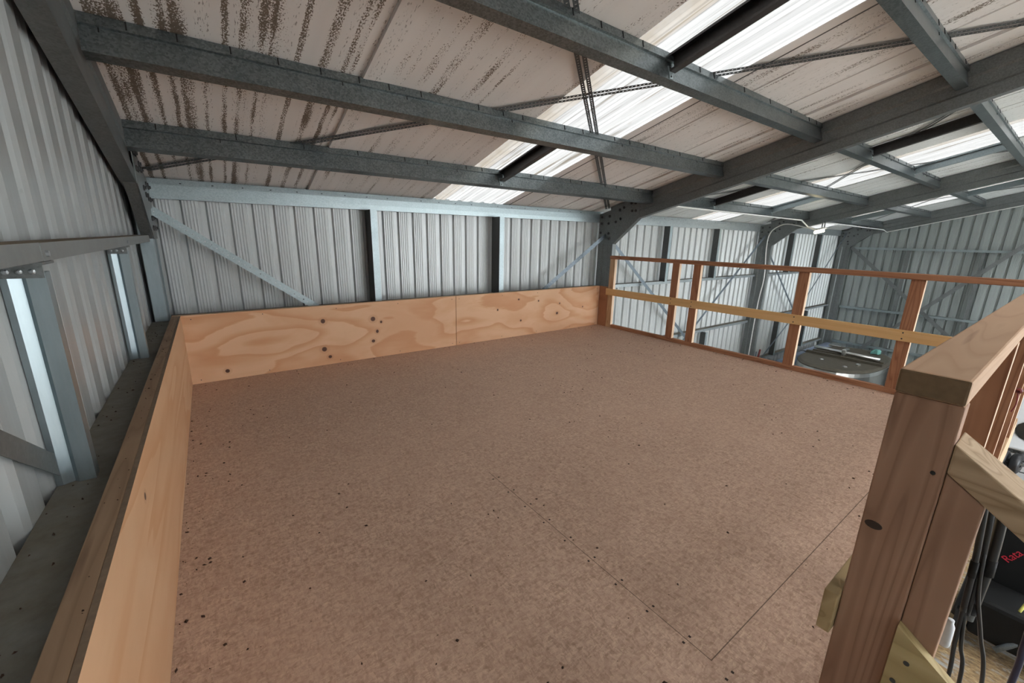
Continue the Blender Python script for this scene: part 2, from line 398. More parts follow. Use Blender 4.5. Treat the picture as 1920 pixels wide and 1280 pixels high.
# ------------------------------------------------------------------ dimensions of the shed
T = .2555; SL = math.atan(T); CS, SN = math.cos(SL), math.sin(SL)
RIDGE = -6.2; GZ = -2.6; YW = .37; XL = -.18; XR = 15.20; FRONT = 2 * RIDGE - YW
def zr(y): return 1.700 - T * y if y > RIDGE else 1.700 - T * (2 * RIDGE - y)
NRM = Vector((0, SN, CS)); UPS = Vector((0, -CS, SN))      # roof normal, direction up the slope
def mir(v): return (v[0], 2 * RIDGE - v[1], v[2])

# ------------------------------------------------------------------ setting: walls, roof, floors
def rib_line(length, pitch, phase, depth=.028, swage=.0035):
    """(along, outward offset): flat pans with two small stiffening swages and narrow trapezoid ribs standing outward"""
    pts = [(0.0, 0.0)]; x = phase
    while x < length:
        for du, dv in ((-.030, 0), (-.017, depth), (.017, depth), (.030, 0)):
            if 0 < x + du < length: pts.append((x + du, dv))
        for q in (.30, .43, .57, .70):
            c = x + pitch * q
            for du, dv in ((-.007, 0), (-.002, -swage), (.002, -swage), (.007, 0)):
                if 0 < c + du < length: pts.append((c + du, dv))
        x += pitch
    pts.append((length, 0.0)); return pts

def wall_along_x(name, x0, x1, y, z0, zt, pitch, phase, out, mat):
    m = MB(); pl = rib_line(x1 - x0, pitch, phase); n = len(pl)
    m.add([(x0 + u, y + out * v, z0) for u, v in pl] + [(x0 + u, y + out * v, zt) for u, v in pl], [[i, i + 1, n + i + 1, n + i] for i in range(n - 1)])
    return m
def wide_rib_line(length, pitch, phase, depth):
    pts = [(0.0, 0.0)]; x = phase
    while x < length:
        for du, dv in ((-.055, 0), (-.040, depth * .35), (-.022, depth), (.022, depth), (.040, depth * .35), (.055, 0)):
            if 0 < x + du < length: pts.append((x + du, dv))
        x += pitch
    pts.append((length, 0.0)); return pts
def wall_along_y(x, out, pitch, phase, y0=FRONT, y1=YW, depth=.028, wide=False):
    m = MB(); pl = wide_rib_line(y1 - y0, pitch, phase, depth) if wide else rib_line(y1 - y0, pitch, phase, depth, .0015); n = len(pl)
    m.add([(x + out * v, y1 - u, GZ) for u, v in pl] + [(x + out * v, y1 - u, zr(y1 - u) + .02) for u, v in pl], [[i, i + 1, n + i + 1, n + i] for i in range(n - 1)])
    return m
wb_ = wall_along_x('w', XL, 5.02, YW, GZ, zr(YW) + .02, .1665, .098, 1, WALL_E)
o2 = wall_along_x('w', 5.02, XR, YW, GZ, zr(YW) + .02, .195, .15, 1, WALL_E)
wb_.add(o2.v, o2.f)
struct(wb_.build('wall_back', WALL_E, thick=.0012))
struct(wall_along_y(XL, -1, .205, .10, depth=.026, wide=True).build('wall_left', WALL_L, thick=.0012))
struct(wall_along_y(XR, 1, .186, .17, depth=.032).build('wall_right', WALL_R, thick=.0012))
# open front: sheeting only across the end bay and above the openings
wf = wall_along_x('w', XL, 4.9, FRONT, GZ, zr(FRONT) + .02, .19, .1, -1, WALL_E)
q = wall_along_x('w', 4.9, XR, FRONT, 1.25, zr(FRONT) + .02, .19, .1, -1, WALL_E); wf.add(q.v, q.f)
struct(wf.build('wall_front', WALL_E, thick=.0012))
struct(MB().box((XL - .1, FRONT - .1, GZ - .15), (XR + .1, YW + .1, GZ)).build('ground', SLAB))
g2 = MB().box((-40, -60, GZ - .4), (60, FRONT - .1, GZ - .05)); struct(g2.build('ground', BOUNCE_YARD))

FILL_STRIPS = [(.5, 1.1), (2.3, 3.5), (3.8, 4.9), (5.6, 6.8), (8.0, 9.2), (10.8, 12.0), (13.2, 14.4)]  # unseen front-slope skylights, added and sized to light the loft
STRIPS = [(2.33, 3.28), (7.45, 8.45), (12.62, 13.52)]
def roof_profile(x0, x1, seams, ribs):
    """(x, drop): lining sheets whose free edge hangs a little below the sheet before it at each seam"""
    pts = [(x0, 0)]
    for sx in seams:
        if x0 < sx < x1: pts += [(sx - .06, .0), (sx - .0015, -.008), (sx, .0115), (sx + .02, .011), (sx + .22, .0)]
    for rx in ribs:
        if x0 < rx < x1: pts += [(rx - .012, 0), (rx - .006, -.016), (rx + .006, -.016), (rx + .012, 0)]
    pts.append((x1, 0)); return sorted(pts)
def roof_sheet(x0, x1, seams=(), ribs=(), front=False):
    m = MB(); pl = roof_profile(x0, x1, seams, ribs); n = len(pl); rows = []
    for y in (YW + .12, RIDGE):
        rows += [(x, y - SN * d, zr(y) + .004 - CS * d) for x, d in pl]
    if front: rows = [mir(v) for v in rows]
    return m.add(rows, [[i, i + 1, n + i + 1, n + i] for i in range(n - 1)])
seams = [1.07, 4.62]; ribs = [3.66, 4.22, 4.86, 5.35, 5.85, 6.3, 6.7, 8.4, 8.85, 9.4, 9.9, 10.4, 10.9, 11.4, 11.9, 13.5, 14.0, 14.5]
for front in (False, True):
    m = MB(); x = XL - .1
    for a, b in (FILL_STRIPS if front else STRIPS) + [(XR + .1, None)]:
        k = roof_sheet(x, a, seams, ribs, front); m.add(k.v, k.f); x = b
    struct(m.build('ceiling', LINING, thick=.002))
nwin = 0
for front in (False, True):
    for (a, b) in (FILL_STRIPS if front else STRIPS):
        nwin += 1; m = MB(); pl = []; x = a - .03
        while x < b + .03:                                         # five-rib translucent sheet
            pl += [(x, 0), (x + .028, 0), (x + .048, -.026), (x + .072, -.026), (x + .092, 0)]
            pl += [(x + .125, .0), (x + .132, .006), (x + .139, 0)]; x += .158
        n = len(pl); rows = []
        for y in (YW + .12, RIDGE): rows += [(px, y + SN * (.004 - d), zr(y) + CS * (.030 - .026 - d)) for px, d in pl]
        if front: rows = [mir(v) for v in rows]
        m.add(rows, [[i, i + 1, n + i + 1, n + i] for i in range(n - 1)])
        struct(m.build('window_%d' % nwin, SKY_FILL if front else SKY))  # front-slope ones are added for fill light

struct(MB().box((-.06, -4.003, -.022), (4.85, .062, 0)).build('floor', PBOARD))
for (nm, a, b, lb) in (('edge_joist', (-.06, -4.003, -.262), (4.85, -3.958, -.022), 'long pine edge joist under the open stair side of the loft floor'),
                       ('edge_joist', (4.805, -3.958, -.262), (4.85, .06, -.022), 'pine edge joist under the loft floor below the far guard rail')):
    tag(MB().box(a, b).build(nm, PINE_X if b[0] - a[0] > 1 else PALE_Y, bevel=.002), lb, 'joist', 'loft edge joists')

# ------------------------------------------------------------------ low plywood wall round the loft
HD = .567
d = thing('plywood_wainscot', 'knotty plywood panel of the low wall along the eave, nearer the end wall', 'plywood panel', (1.2, 0, 0), 'low plywood wall panels')
part(MB().box((-.0, .0, .001), (2.417, .012, HD)), 'sheet', PLY_A, d)
d2 = thing('plywood_wainscot', 'orange plywood panel of the low wall along the eave, next to the far guard rail', 'plywood panel', (3.6, 0, 0), 'low plywood wall panels')
part(MB().box((2.4230, .0, .001), (4.752, .012, HD)), 'sheet', PLY_A, d2)
d3 = thing('plywood_wainscot', 'long smooth plywood panel of the low wall beside the end wall', 'plywood panel', (0, -2, 0), 'low plywood wall panels')
sh3 = MB().box((-.012, -4.002, .001), (0, -.001, HD)); sh3.mi[1] = 1
part(sh3, 'sheet', [PLY_B, PLYEDGE], d3)
def nails(root, pts, nrm):
    for p in pts:
        m = MB(); m.lathe([(.004, 0), (.004, .0012), (0, .0012)], p, nrm, 8); part(m, 'nail_head', BOLT, root)
nails(d, [(x, 0, z) for x in (.06, .55, 1.15, 1.75, 2.37) for z in (.535, .03)], (0, -1, 0))
nails(d2, [(x, 0, z) for x in (2.46, 3.05, 3.6, 4.2, 4.7) for z in (.535, .03)], (0, -1, 0))
tag(MB().box((-.057, .012, HD - .045), (4.752, .057, HD)).build('top_plate', PINE_X, bevel=.002), 'pine plate capping the low plywood wall along the eave', 'timber plate', 'low wall plates')
pl = thing('top_plate', 'dusty brown pine plate capping the low plywood wall beside the end wall', 'timber plate', (-.03, -2, HD - .045), 'low wall plates')
PLATE = timber('dusty_brown_plate', 1, (.22, .135, .08), (.30, .19, .115), (.35, .23, .145))
part(MB().box((-.057, -4.002, HD - .045), (-.0125, -1.31, HD)), 'length', PLATE, pl, bevel=.002)
part(MB().box((-.057, -1.308, HD - .045), (-.0125, .0115, HD)), 'length', PLATE, pl, bevel=.002)
for i in range(7):
    y = -.3 - .6 * i
    tag(MB().box((-.057, y - .045, 0), (-.0125, y, HD - .045)).build('low_wall_stud', PALE_Z), 'short pine stud hidden behind the low plywood wall beside the end wall', 'stud', 'short studs behind the end wall panel')
tag(MB().box((4.755, -.155, .001), (4.775, .0, HD)).build('plywood_return', PLY_C), 'narrow reddish plywood return closing the low wall at the far corner', 'plywood panel')

# ------------------------------------------------------------------ timber guard rails
r = thing('guard_rail', 'reddish pine guard rail across the far side of the loft, with a yellow middle board', 'railing', (4.78, -2, 0))
part(MB().box((4.737, -3.912, .955), (4.823, -.165, 1.0)), 'top_rail', PINE_Y, r, bevel=.003)
part(MB().box((4.755, -3.99, .0005), (4.80, -.25, .045)), 'bottom_plate', PINE_Y, r, bevel=.002)
mbd = part(MB().box((4.735, -3.90, .457), (4.7545, -.135, .548)), 'middle_board', YEL_Y, r, bevel=.002)
mbd['label'] = 'yellow middle board'
STUDY = [(-.245, -.158), (-1.223, -1.133), (-1.495, -1.405), (-2.563, -2.474), (-3.352, -3.265), (-3.99, -3.915)]
for i, (a, b) in enumerate(STUDY):
    z1 = .955
    sb = MB().box((4.7555, a, .0455 if i else .0005), (4.80, b, z1)); sb.mi[2] = 1      # the narrow front edge is paler
    part(sb, 'stud', [PALE_Z if i == 0 else PINE_Z, EDGE_Z], r, bevel=.002)
for (a, b) in STUDY[1:]:
    for z in (.478, .527):
        m = MB(); m.lathe([(.006, 0), (.006, .002), (0, .002)], (4.735, (a + b) / 2 + .01, z), (-1, 0, 0), 8); subpart(m, 'nail_head', BOLT, mbd)
n = thing('guard_rail', 'pine guard rail with a wide flat handrail beside the stair opening', 'railing', (2.5, -3.96, 0))
HAND = timber('worn_pine_handrail', 0, (.46, .29, .18), (.52, .335, .215), (.55, .365, .24))
hr = MB().box((1.217, -4.003, .955), (4.736, -3.912, 1.0)); hr.mi[5] = 1
part(hr, 'handrail', [HAND, plain('dark_end_grain', (.19, .125, .07), .75, 0, .3, .3, 60)], n, bevel=.0045)
POST = timber('dark_pine_post', 2, (.25, .135, .085), (.37, .215, .14), (.43, .26, .175))
pst = part(MB().box((1.2195, -4.003, .0005), (1.265, -3.913, .9545)), 'post', POST, n, bevel=.003)
kn = MB(); kn.lathe([(.0, .0009), (.013, .0009), (.015, -.002)], (1.2195, -3.932, .684), (-1, 0, 0), 14)
for v in kn.v: v.z = .684 + (v.z - .684) * .62
subpart(kn, 'knot', plain('dark_knot', (.035, .02, .015), .6), pst)
kn = MB(); kn.lathe([(.0, .0008), (.0035, .0008), (.004, -.001)], (1.2195, -3.988, .826), (-1, 0, 0), 10)
subpart(kn, 'nail_hole', DARKSLOT, pst)
for x in (2.03, 2.76, 3.52, 4.2):
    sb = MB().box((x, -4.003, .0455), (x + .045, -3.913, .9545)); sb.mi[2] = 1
    part(sb, 'stud', [PINE_Z, EDGE_Z], n, bevel=.002)
part(MB().box((1.2655, -4.003, .0005), (4.73, -3.913, .045)), 'bottom_plate', PINE_X, n)
mb2 = part(MB().box((1.196, -3.9125, .415), (4.733, -3.889, .512)), 'middle_board', timber('weathered_board', 0, (.30, .21, .10), (.42, .31, .16), (.50, .38, .21), .5), n, bevel=.002)
# stair hand rail going down towards the viewer's right
DS = Vector((0, -math.cos(.621), -math.sin(.621))); NS = Vector((0, -math.sin(.621), math.cos(.621)))
s = thing('stair_handrail', 'sloping pine handrail running down the stair from the end of the guard rail', 'handrail', (1.25, -4.03, 0))
a0 = Vector((1.2195, -4.0035, .8885))
def slope_bar(top, x0, x1, h, L):
    p = [Vector((x0, top.y, top.z)), Vector((x0, top.y, top.z - h / math.cos(.621)))]
    e = DS * L
    return MB().prism([p[0], p[1], p[1] + e, p[0] + e], (x1 - x0, 0, 0))
part(slope_bar(a0, 1.2195, 1.309, .045, 2.6), 'handrail', RAIL_Y, s, bevel=.003)
st2 = MB(); zt = .8885 - .045 / math.cos(.621)
st2.prism([(1.2215, -4.0038, -.26), (1.2215, -4.0555, -.26), (1.2215, -4.0555, zt - .0525 * math.tan(.621)), (1.2215, -4.0038, zt - .001)], (.088, 0, 0))
part(st2, 'stud', POST, s, bevel=.002)
bd = part(slope_bar(Vector((1.2005, -4.0036, .517)), 1.2005, 1.221, .14, 2.6), 'side_board', GRN_Y, s)
bd['label'] = 'greenish pale board'
for (yy, zz) in ((-4.028, .452), (-4.018, .400)):
    m = MB(); m.lathe([(.0045, 0), (.0045, .0016), (0, .0016)], (1.2005, yy, zz), (-1, 0, 0), 10); subpart(m, 'nail_head', BOLT, bd)
st3 = MB(); e = DS * 2.35
st3.box((1.2215, -5.98, GZ), (1.3095, -5.89, zt - 1.89 * math.tan(.621) - .01)); part(st3, 'post', PINE_Z, s)

# ------------------------------------------------------------------ portal frames
def smooth_galv(name, a, b, rough):
    k = Mat(name); p = k.world(); n = k.noise(k.vmath('MULTIPLY', p, (60, 60, 9)), 1.0, 5, .6)
    return k.set(k.mix(n, a, b), k.math('ADD', k.math('MULTIPLY', n, .10), rough), .9)
STUDM = smooth_galv('bright_galvanised_stud', (.30, .36, .38), (.42, .49, .52), .36)
def cee(depth, fl, lip): return [(lip, fl), (0, fl), (0, 0), (depth, 0), (depth, fl), (depth - lip, fl)]
def cee_sw(depth, fl, lip):
    """web with a shallow stiffening swage along its middle"""
    a = depth
    return [(lip, fl), (0, fl), (0, 0), (.30 * a, 0), (.36 * a, .010), (.64 * a, .010), (.70 * a, 0), (depth, 0), (depth, fl), (depth - lip, fl)]
RB = .278                                                            # rafter depth
def frame(xw, sgn, label, mid):
    """web plane at xw, flanges pointing sgn in x; both halves of the portal"""
    g = thing('portal_frame', label, 'steel frame', (xw, RIDGE, GZ), 'portal frames')
    for half in (0, 1):
        mm = (lambda v: v) if half == 0 else (lambda v: mir(v))
        def fin(m): m.v = [Vector(mm(v)) for v in m.v]; return m
        c = MB().strip(cee_sw(.275, .076, .018), (xw, .035, GZ), (0, 1, 0), (sgn, 0, 0), (0, 0, 1.55 - GZ)); part(fin(c), 'column', STUDM if xw < 0 else GALV_D, g, thick=.003)
        y0 = .12; top = Vector((xw, y0, zr(y0) - .004)); L = (y0 - RIDGE) / CS
        a = MB().strip(cee_sw(RB, .076, .018), top, -NRM, (sgn, 0, 0), UPS * L); part(fin(a), 'rafter', GALV_D, g, thick=.003)
        t = -sgn * .004
        poly = [(xw, .312, 1.15), (xw, .036, 1.15), (xw, -.388, 1.505), (xw, -.388, zr(-.388) - .05), (xw, .18, zr(.18) - .05), (xw, .312, 1.57)]
        k = MB().prism([(x + t * .6, y, z) for x, y, z in poly], (t * 1.4, 0, 0))
        k.obox((xw, .036, 1.15), Vector((0, -.424, .355)).normalized(), (sgn, 0, 0), Vector((0, .355, .424)).normalized(), .553, .062, .004)
        kp = part(fin(k), 'knee_plate', GALV_D, g)
        for (y, z) in ((.27, 1.23), (.10, 1.23), (.27, 1.31), (.12, 1.30), (.26, 1.44), (.13, 1.44), (.26, 1.53), (.12, 1.54), (.0, 1.46), (-.08, 1.50), (-.06, 1.62), (-.13, 1.65), (-.27, 1.60), (-.33, 1.60), (-.25, 1.70), (-.32, 1.70)):
            bm_ = MB().lathe([(.019, 0), (.019, .009), (.011, .010), (.011, .018), (0, .018)], (xw - sgn * .007, y, z), (-sgn, 0, 0), 6)
            subpart(fin(bm_), 'bolt', BOLT, kp)
    rp = MB().box((xw - .006 if sgn > 0 else xw, RIDGE - .3, zr(RIDGE) - .40), (xw if sgn > 0 else xw + .006, RIDGE + .3, zr(RIDGE) - .09)); part(rp, 'ridge_plate', GALV_D, g)
    return g
frame(-.08, -1, 'dark steel end frame standing against the near end wall at the left', 0)
frame(5.0, 1, 'grey steel portal frame with a bolted knee plate just past the far guard rail', 1)
frame(10.1, 1, 'grey steel portal frame carrying the small lit lamp', 1)
frame(15.10, 1, 'grey steel end frame against the far end wall of the shed', 0)

# ------------------------------------------------------------------ purlins
BAYS = [(-.079, 4.9965, 'over the loft'), (5.004, 10.0965, 'over the middle bay'), (10.104, 15.0965, 'over the farthest bay')]
ORD = ['lowest', 'second', 'third', 'fourth', 'fifth', 'sixth']
def purlin(k, x0, x1, label, front=False):
    yb, zb = -.59 - .891 * k, 1.689 + .891 * T * k + .003
    o = Vector((0, yb, zb)); D = .150
    V = -UPS                                                      # flanges point down the slope, away from the ridge
    line = [(.016, .064), (0, .064), (0, 0), (.106, 0), (.108, -.013), (D, -.013), (D, .062), (D - .016, .062)]
    m = MB(); m.strip(line, o + Vector((x0, 0, 0)), NRM, V, (x1 - x0, 0, 0))
    x = x0 + .15
    rr = random.Random(k * 31 + int(x0 * 10))
    while x < x1 - .1:                                             # dark screw tips and lap cuts along the top strip
        m.obox(o + Vector((x, 0, 0)) + NRM * .114 - V * .0145, (1, 0, 0), NRM, -V, .0045, .034, .002, 1)
        if rr.random() < .3: m.obox(o + Vector((x - .09, 0, 0)) + NRM * .088 - V * .0015, (1, 0, 0), NRM, -V, .0035, .022, .0015, 1)
        x += rr.choice((.17, .2, .38, .41))
    if front: m.v = [Vector(mir(v)) for v in m.v]
    m2 = m.build('purlin', [GALV, DARKSLOT], thick=.002)
    return tag(m2, label, 'purlin', 'roof purlins')
for bi, (x0, x1, w) in enumerate(BAYS):
    for k in range(6):
        purlin(k, x0 + .002, x1 - .002, 'galvanised steel roof purlin %s, %s up the slope from the eave beam' % (w, ORD[k] if k else 'first'))
    for k in range(0, 6, 1):
        purlin(k, x0 + .002, x1 - .002, 'galvanised roof purlin behind the viewer %s, %s up the front slope' % (w, ORD[k] if k else 'first'), True)
    for fr in (False, True):
        m = MB().strip([(.016, .06), (0, .062), (0, 0), (.045, -.004), (.105, -.004), (.150, 0), (.152, .06)], (x0 + .003, .313, 1.456), (0, 0, 1), (0, 1, 0), (x1 - x0 - .006, 0, 0))
        x = x0 + .2
        while x < x1 - .2 and not fr:
            m.box((x, .3075, 1.575), (x + .012, .309, 1.580), 1); x += .21 if int(x * 10) % 2 else .37
        if fr: m.v = [Vector(mir(v)) for v in m.v]
        o = m.build('eave_beam', [GALV_B if bi == 0 else GALV_G, DARKSLOT], thick=.002)
        tag(o, ('galvanised eave beam along the top of the front wall ' if fr else 'bright galvanised eave beam along the top of the ribbed side wall ') + w, 'beam', 'eave beams')

BRIDGE_SHADE = galvanised('shaded_bridging_steel', (.045, .042, .042), (.085, .08, .08), .5, .5)  # darkened to paint in the backlit shade inside the channels
# bridging channels between purlins: shade painted dark, skylight glow painted bright
def bridging(x, k, label, mat=None):
    y0, z0 = -.59 - .891 * k, 1.689 + .891 * T * k
    o = Vector((x, y0, z0)) + UPS * .010 + NRM * .045; L = .891 / CS - .09
    t = thing('bridging_channel', label, 'steel channel', tuple(o), 'bridging channels')
    m = MB().strip([(.012, .05), (0, .05), (0, 0), (.098, 0), (.098, .05), (.086, .05)], o + Vector((.05, 0, 0)), NRM, (-1, 0, 0), UPS * L); part(m, 'channel', mat or BRIDGE_SHADE, t, thick=.002)
    m = MB().obox(Vector((x - .004, y0, z0)) + UPS * .002 - NRM * -.004, (1, 0, 0), NRM, UPS, .034, .075, .005)
    cl = part(m, 'cleat', GALV_B, t)
    for h in (.018, .066):
        b = MB().lathe([(.005, 0), (.005, .004), (0, .004)], Vector((x + .012, y0, z0)) + UPS * .007 + NRM * h, UPS, 6); subpart(b, 'bolt', BOLT, cl)
bridging(2.60, 0, 'shaded steel bridging channel across the loft skylight between the first and second purlins')
bridging(2.60, 2, 'shaded steel bridging channel across the loft skylight between the third and fourth purlins')
for X, w, ks, mat, look in ((6.48, 'middle', (0, 2, 4), None, 'shaded steel bridging channel on the near side of'), (8.40, 'middle', (0, 2, 4), GALV_B, 'skylit bridging channel on the far side of'),
                            (12.60, 'farthest', (0, 2, 4), GALV_B, 'skylit bridging channel along')):  # bright finish paints in the skylight falling on these channels
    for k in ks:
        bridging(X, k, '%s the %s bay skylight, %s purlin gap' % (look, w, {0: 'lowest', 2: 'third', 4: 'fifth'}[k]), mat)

# ------------------------------------------------------------------ girts and mullions
def girt_x(x0, x1, z, label, y=.262):
    m = MB().strip([(-.105, -.014), (-.105, 0), (0, 0), (0, -.048), (-.012, -.048)], (x0, y, z), (0, -1, 0), (0, 0, 1), (x1 - x0, 0, 0))
    return tag(m.build('wall_girt', GALV_G, thick=.002), label, 'girt', 'wall girts')
GN = {.525: 'highest', -.515: 'middle', -1.57: 'lowest'}
for (x0, x1, w) in ((-.075, 4.995, 'behind the low plywood wall'), (5.08, 10.095, 'in the middle bay'), (10.18, 15.095, 'in the farthest bay')):
    for z in (.525, -.515, -1.57):
        if x0 < 0 and z < 0: continue
        girt_x(x0, x1, z, 'dusty galvanised girt along the eave wall %s%s' % (w, '' if x0 < 0 else ', %s of three' % GN[z]))
def girt_y(x, out, z, y0, y1, label, depth=.078, h=.044):
    m = MB().strip([(-depth, -.012), (-depth, 0), (0, 0), (0, -h), (-.010, -h)], (x, y0, z), (-out, 0, 0), (0, 0, 1), (0, y1 - y0, 0))
    return m, label
gl = thing('wall_girt', 'dusty steel girt along the end wall, level with the top of the low plywood wall', 'girt', (-.14, -4, .53), 'wall girts')
part(girt_y(-.064, -1, .53, FRONT + .4, .034, '', .114)[0], 'rail', GALV_G, gl, thick=.002)
gu = thing('wall_girt', 'grey steel girt along the end wall at eye level, brown dust on top', 'girt', (-.14, -4, 1.177), 'wall girts')
GIRT_U = galvanised('pale_dusty_girt', (.22, .235, .235), (.33, .35, .345), .55, .5, .97, (.17, .12, .065), 60)
part(girt_y(-.1, -1, 1.177, FRONT + .4, -2.545, '')[0], 'rail', GIRT_U, gu, thick=.002)
part(girt_y(-.099, -1, 1.1765, -2.5455, -.30, '')[0], 'rail', GIRT_U, gu, thick=.002)
part(girt_y(-.1, -1, 1.177, -.30, .034, '')[0], 'rail', GIRT_U, gu, thick=.002)
for y in (-2.545, -1.14):
    c = part(MB().box((-.140, y - .03, 1.1245), (-.096, y + .07, 1.131)), 'cleat', GALV_D, gu)
    b = MB().lathe([(.008, 0), (.008, .006), (0, .006)], (-.098, y + .03, 1.15), (1, 0, 0), 6); part(b, 'bolt', BOLT_L, gu)
def end_stud(y, label):
    t = thing('wall_stud', label, 'steel stud', (-.14, y, .53), 'end wall studs')
    line = [(.0, .040), (0, 0), (.012, 0), (.034, .012), (.044, 0), (.077, 0), (.077, .040), (.068, .040)]
    part(MB().strip(line, (-.178, y, .531), (1, 0, 0), (0, 1, 0), (0, 0, .575)), 'channel', STUDM, t, thick=.002)
    pp = part(MB().box((-.177, y - .004, 1.092), (-.102, y - .0005, 1.128)), 'top_cleat', GALV_D, t)
    for x in (-.164, -.142, -.120):
        subpart(MB().lathe([(.0065, 0), (.0065, .004), (.003, .006), (0, .006)], (x, y - .004, 1.108), (0, -1, 0), 8), 'bolt', BOLT_L, pp)
end_stud(-2.552, 'galvanised steel stud on the end wall nearest the viewer, wide with a bright stripe')
end_stud(-1.140, 'galvanised steel stud on the end wall, standing halfway to the corner')
def mullion(x, z0, z1, label, y0=.19, mat=None):
    m = MB().strip([(.012, .058), (0, .058), (0, 0), (.172, 0), (.172, .058)], (x, y0, z0), (0, 1, 0), (1, 0, 0), (0, 0, z1 - z0))
    return tag(m.build('wall_stud', mat or GALV_B, thick=.002), label, 'steel stud', 'eave wall studs')
STUD_SHADE = galvanised('shaded_stud_web', (.07, .07, .07), (.12, .125, .125), .55, .6, 0)  # darkened to paint in the shade on the stud webs
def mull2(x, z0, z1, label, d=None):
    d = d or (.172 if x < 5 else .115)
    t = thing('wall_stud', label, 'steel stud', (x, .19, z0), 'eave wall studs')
    part(MB().strip([(0.003, 0), (d, 0), (d, .058)], (x, .19, z0), (0, 1, 0), (1, 0, 0), (0, 0, z1 - z0)), 'web', STUD_SHADE, t, thick=.002)  # web shade painted dark, against a flange coloured as lit
    fl = part(MB().strip([(0, 0), (.064, 0), (.064, .014)], (x, .19, z0), (1, 0, 0), (0, 1, 0), (0, 0, z1 - z0)), 'flange', GALV_B, t, thick=.002); fl['label'] = 'front flange coloured as lit'
mull2(1.585, .527, 1.455, 'upright steel stud with a shaded side on the eave wall, behind the knotty plywood panel')
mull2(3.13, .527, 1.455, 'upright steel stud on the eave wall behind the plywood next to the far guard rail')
mull2(6.60, .527, 1.455, 'shaded steel stud on the eave wall of the middle bay, first beyond the portal frame')
mull2(8.20, .527, 1.455, 'shaded steel stud on the eave wall of the middle bay, second beyond the portal frame')
mull2(11.62, .527, 1.455, 'shaded steel stud high on the eave wall of the farthest bay, nearer the lamp frame')
mull2(13.35, .527, 1.455, 'shaded steel stud high on the eave wall of the farthest bay, nearer the end wall')
mull2(8.20, -1.568, -.565, 'short shaded steel stud low on the eave wall of the middle bay')
mull2(11.62, -1.568, -.565, 'short shaded steel stud low on the farthest bay eave wall, nearer the lamp frame')
mull2(13.35, -1.568, -.565, 'short shaded steel stud low on the farthest bay eave wall, nearer the vat')
for z, w in ((1.15, 'high'), (-.515, 'middle'), (-1.55, 'low')):
    m = MB().strip([(-.10, -.014), (-.10, 0), (0, 0), (0, -.055), (-.012, -.055)], (15.055, FRONT + .4, z), (-1, 0, 0), (0, 0, 1), (0, -.02 - FRONT - .4, 0))
    tag(m.build('wall_girt', GALV_B, thick=.002), '%s galvanised girt across the far end wall of the shed' % w, 'girt', 'wall girts')
for y, w in ((-1.20, 'nearer the corner by the vat'), (-2.53, 'farther from the corner')):
    m = MB().strip([(.012, .055), (0, .055), (0, 0), (.09, 0), (.09, .055)], (15.060, y, GZ), (1, 0, 0), (0, -1, 0), (0, 0, 1.148 - GZ))
    tag(m.build('wall_stud', GALV_D, thick=.002), 'dark steel stud up the far end wall, %s' % w, 'steel stud', 'far end wall studs')

# ------------------------------------------------------------------ braces (perforated strap)
def strap(a, b, nrm, w, label, mat=GALV_S, holes=True, pitch=.04, double=0.0, step=None, group='strap braces'):
    a = Vector(a); b = Vector(b); d = (b - a); L = d.length; d.normalize(); nrm = Vector(nrm).normalized()
    s_ = nrm.cross(d).normalized()
    offs = [0] if not double else [-double / 2, double / 2]
    root = thing('brace_strap', label, 'brace', tuple(a), group) if double else None
    o = None
    for of in offs:
        m = MB(); n = int(L / pitch); h = .0042
        us = []
        for i in range(n):
            c = (i + .5) * pitch; us += [(c - h, 0), (c + h, 1)]
        edges = [0] + [u for u, _ in us] + [L]; kind = [0] + [1 if i % 2 == 0 else 0 for i in range(len(us))]
        vv = [-w / 2, -h, h, w / 2] if holes else [-w / 2, w / 2]
        nv = len(vv); vs = []; fs = []
        for u in edges:
            vs += [a + d * u + s_ * (v + of) for v in vv]
        for i in range(len(edges) - 1):
            for j in range(nv - 1):
                if holes and j == 1 and kind[i] == 1: continue
                fs.append([i * nv + j, i * nv + j + 1, (i + 1) * nv + j + 1, (i + 1) * nv + j])
        m.add(vs, fs)
        if root: part(m, 'strap', mat, root, thick=.0012)
        else: o = tag(m.build('brace_strap', mat, thick=.0012), label, 'brace', group)
    return root or o
STRAPD = galvanised('dark_strap_steel', (.07, .07, .07), (.15, .155, .155), .5, .6)
def onroof(x, y, d=.012): return Vector((x, y, zr(y))) - NRM * d
for (x0, x1, w) in ((-.06, 4.98, 'over the loft'), (5.1, 10.05, 'over the middle bay'), (10.2, 15.05, 'over the farthest bay')):
    strap(onroof(x0, .16), onroof(x1, -3.83), NRM, .027, 'pair of roof brace straps %s, rising away from the near end wall' % w, mat=STRAPD, double=.040, pitch=.026, group='roof brace straps')
    strap(onroof(x1, .16, .0165), onroof(x0, -3.83, .0165), NRM, .027, 'pair of roof brace straps %s, rising towards the near end wall' % w, mat=STRAPD, double=.040, pitch=.026, group='roof brace straps')
YB = .178
EY = (0, -1, 0)
strap((-.075, YB, 1.365), (1.02, YB, .53), EY, .062, 'wide perforated brace strap on the eave wall in the corner by the end wall', GALV_B, pitch=.045)
strap((4.997, YB, 1.274), (3.80, YB, .51), EY, .055, 'brace strap on the eave wall running down from the portal frame towards the loft', pitch=.045)
strap((5.08, YB, 1.243), (7.75, YB, -.80), EY, .055, 'brace strap across the middle bay of the eave wall, falling away from the loft frame', GALV_S, holes=False)
strap((10.097, YB, 1.375), (7.15, YB, -.80), EY, .055, 'brace strap across the middle bay of the eave wall, falling from the lamp frame', holes=False)
strap((10.18, YB, 1.15), (12.5, YB, -.58), EY, .055, 'brace strap in the farthest bay of the eave wall, falling from the lamp frame', holes=False)
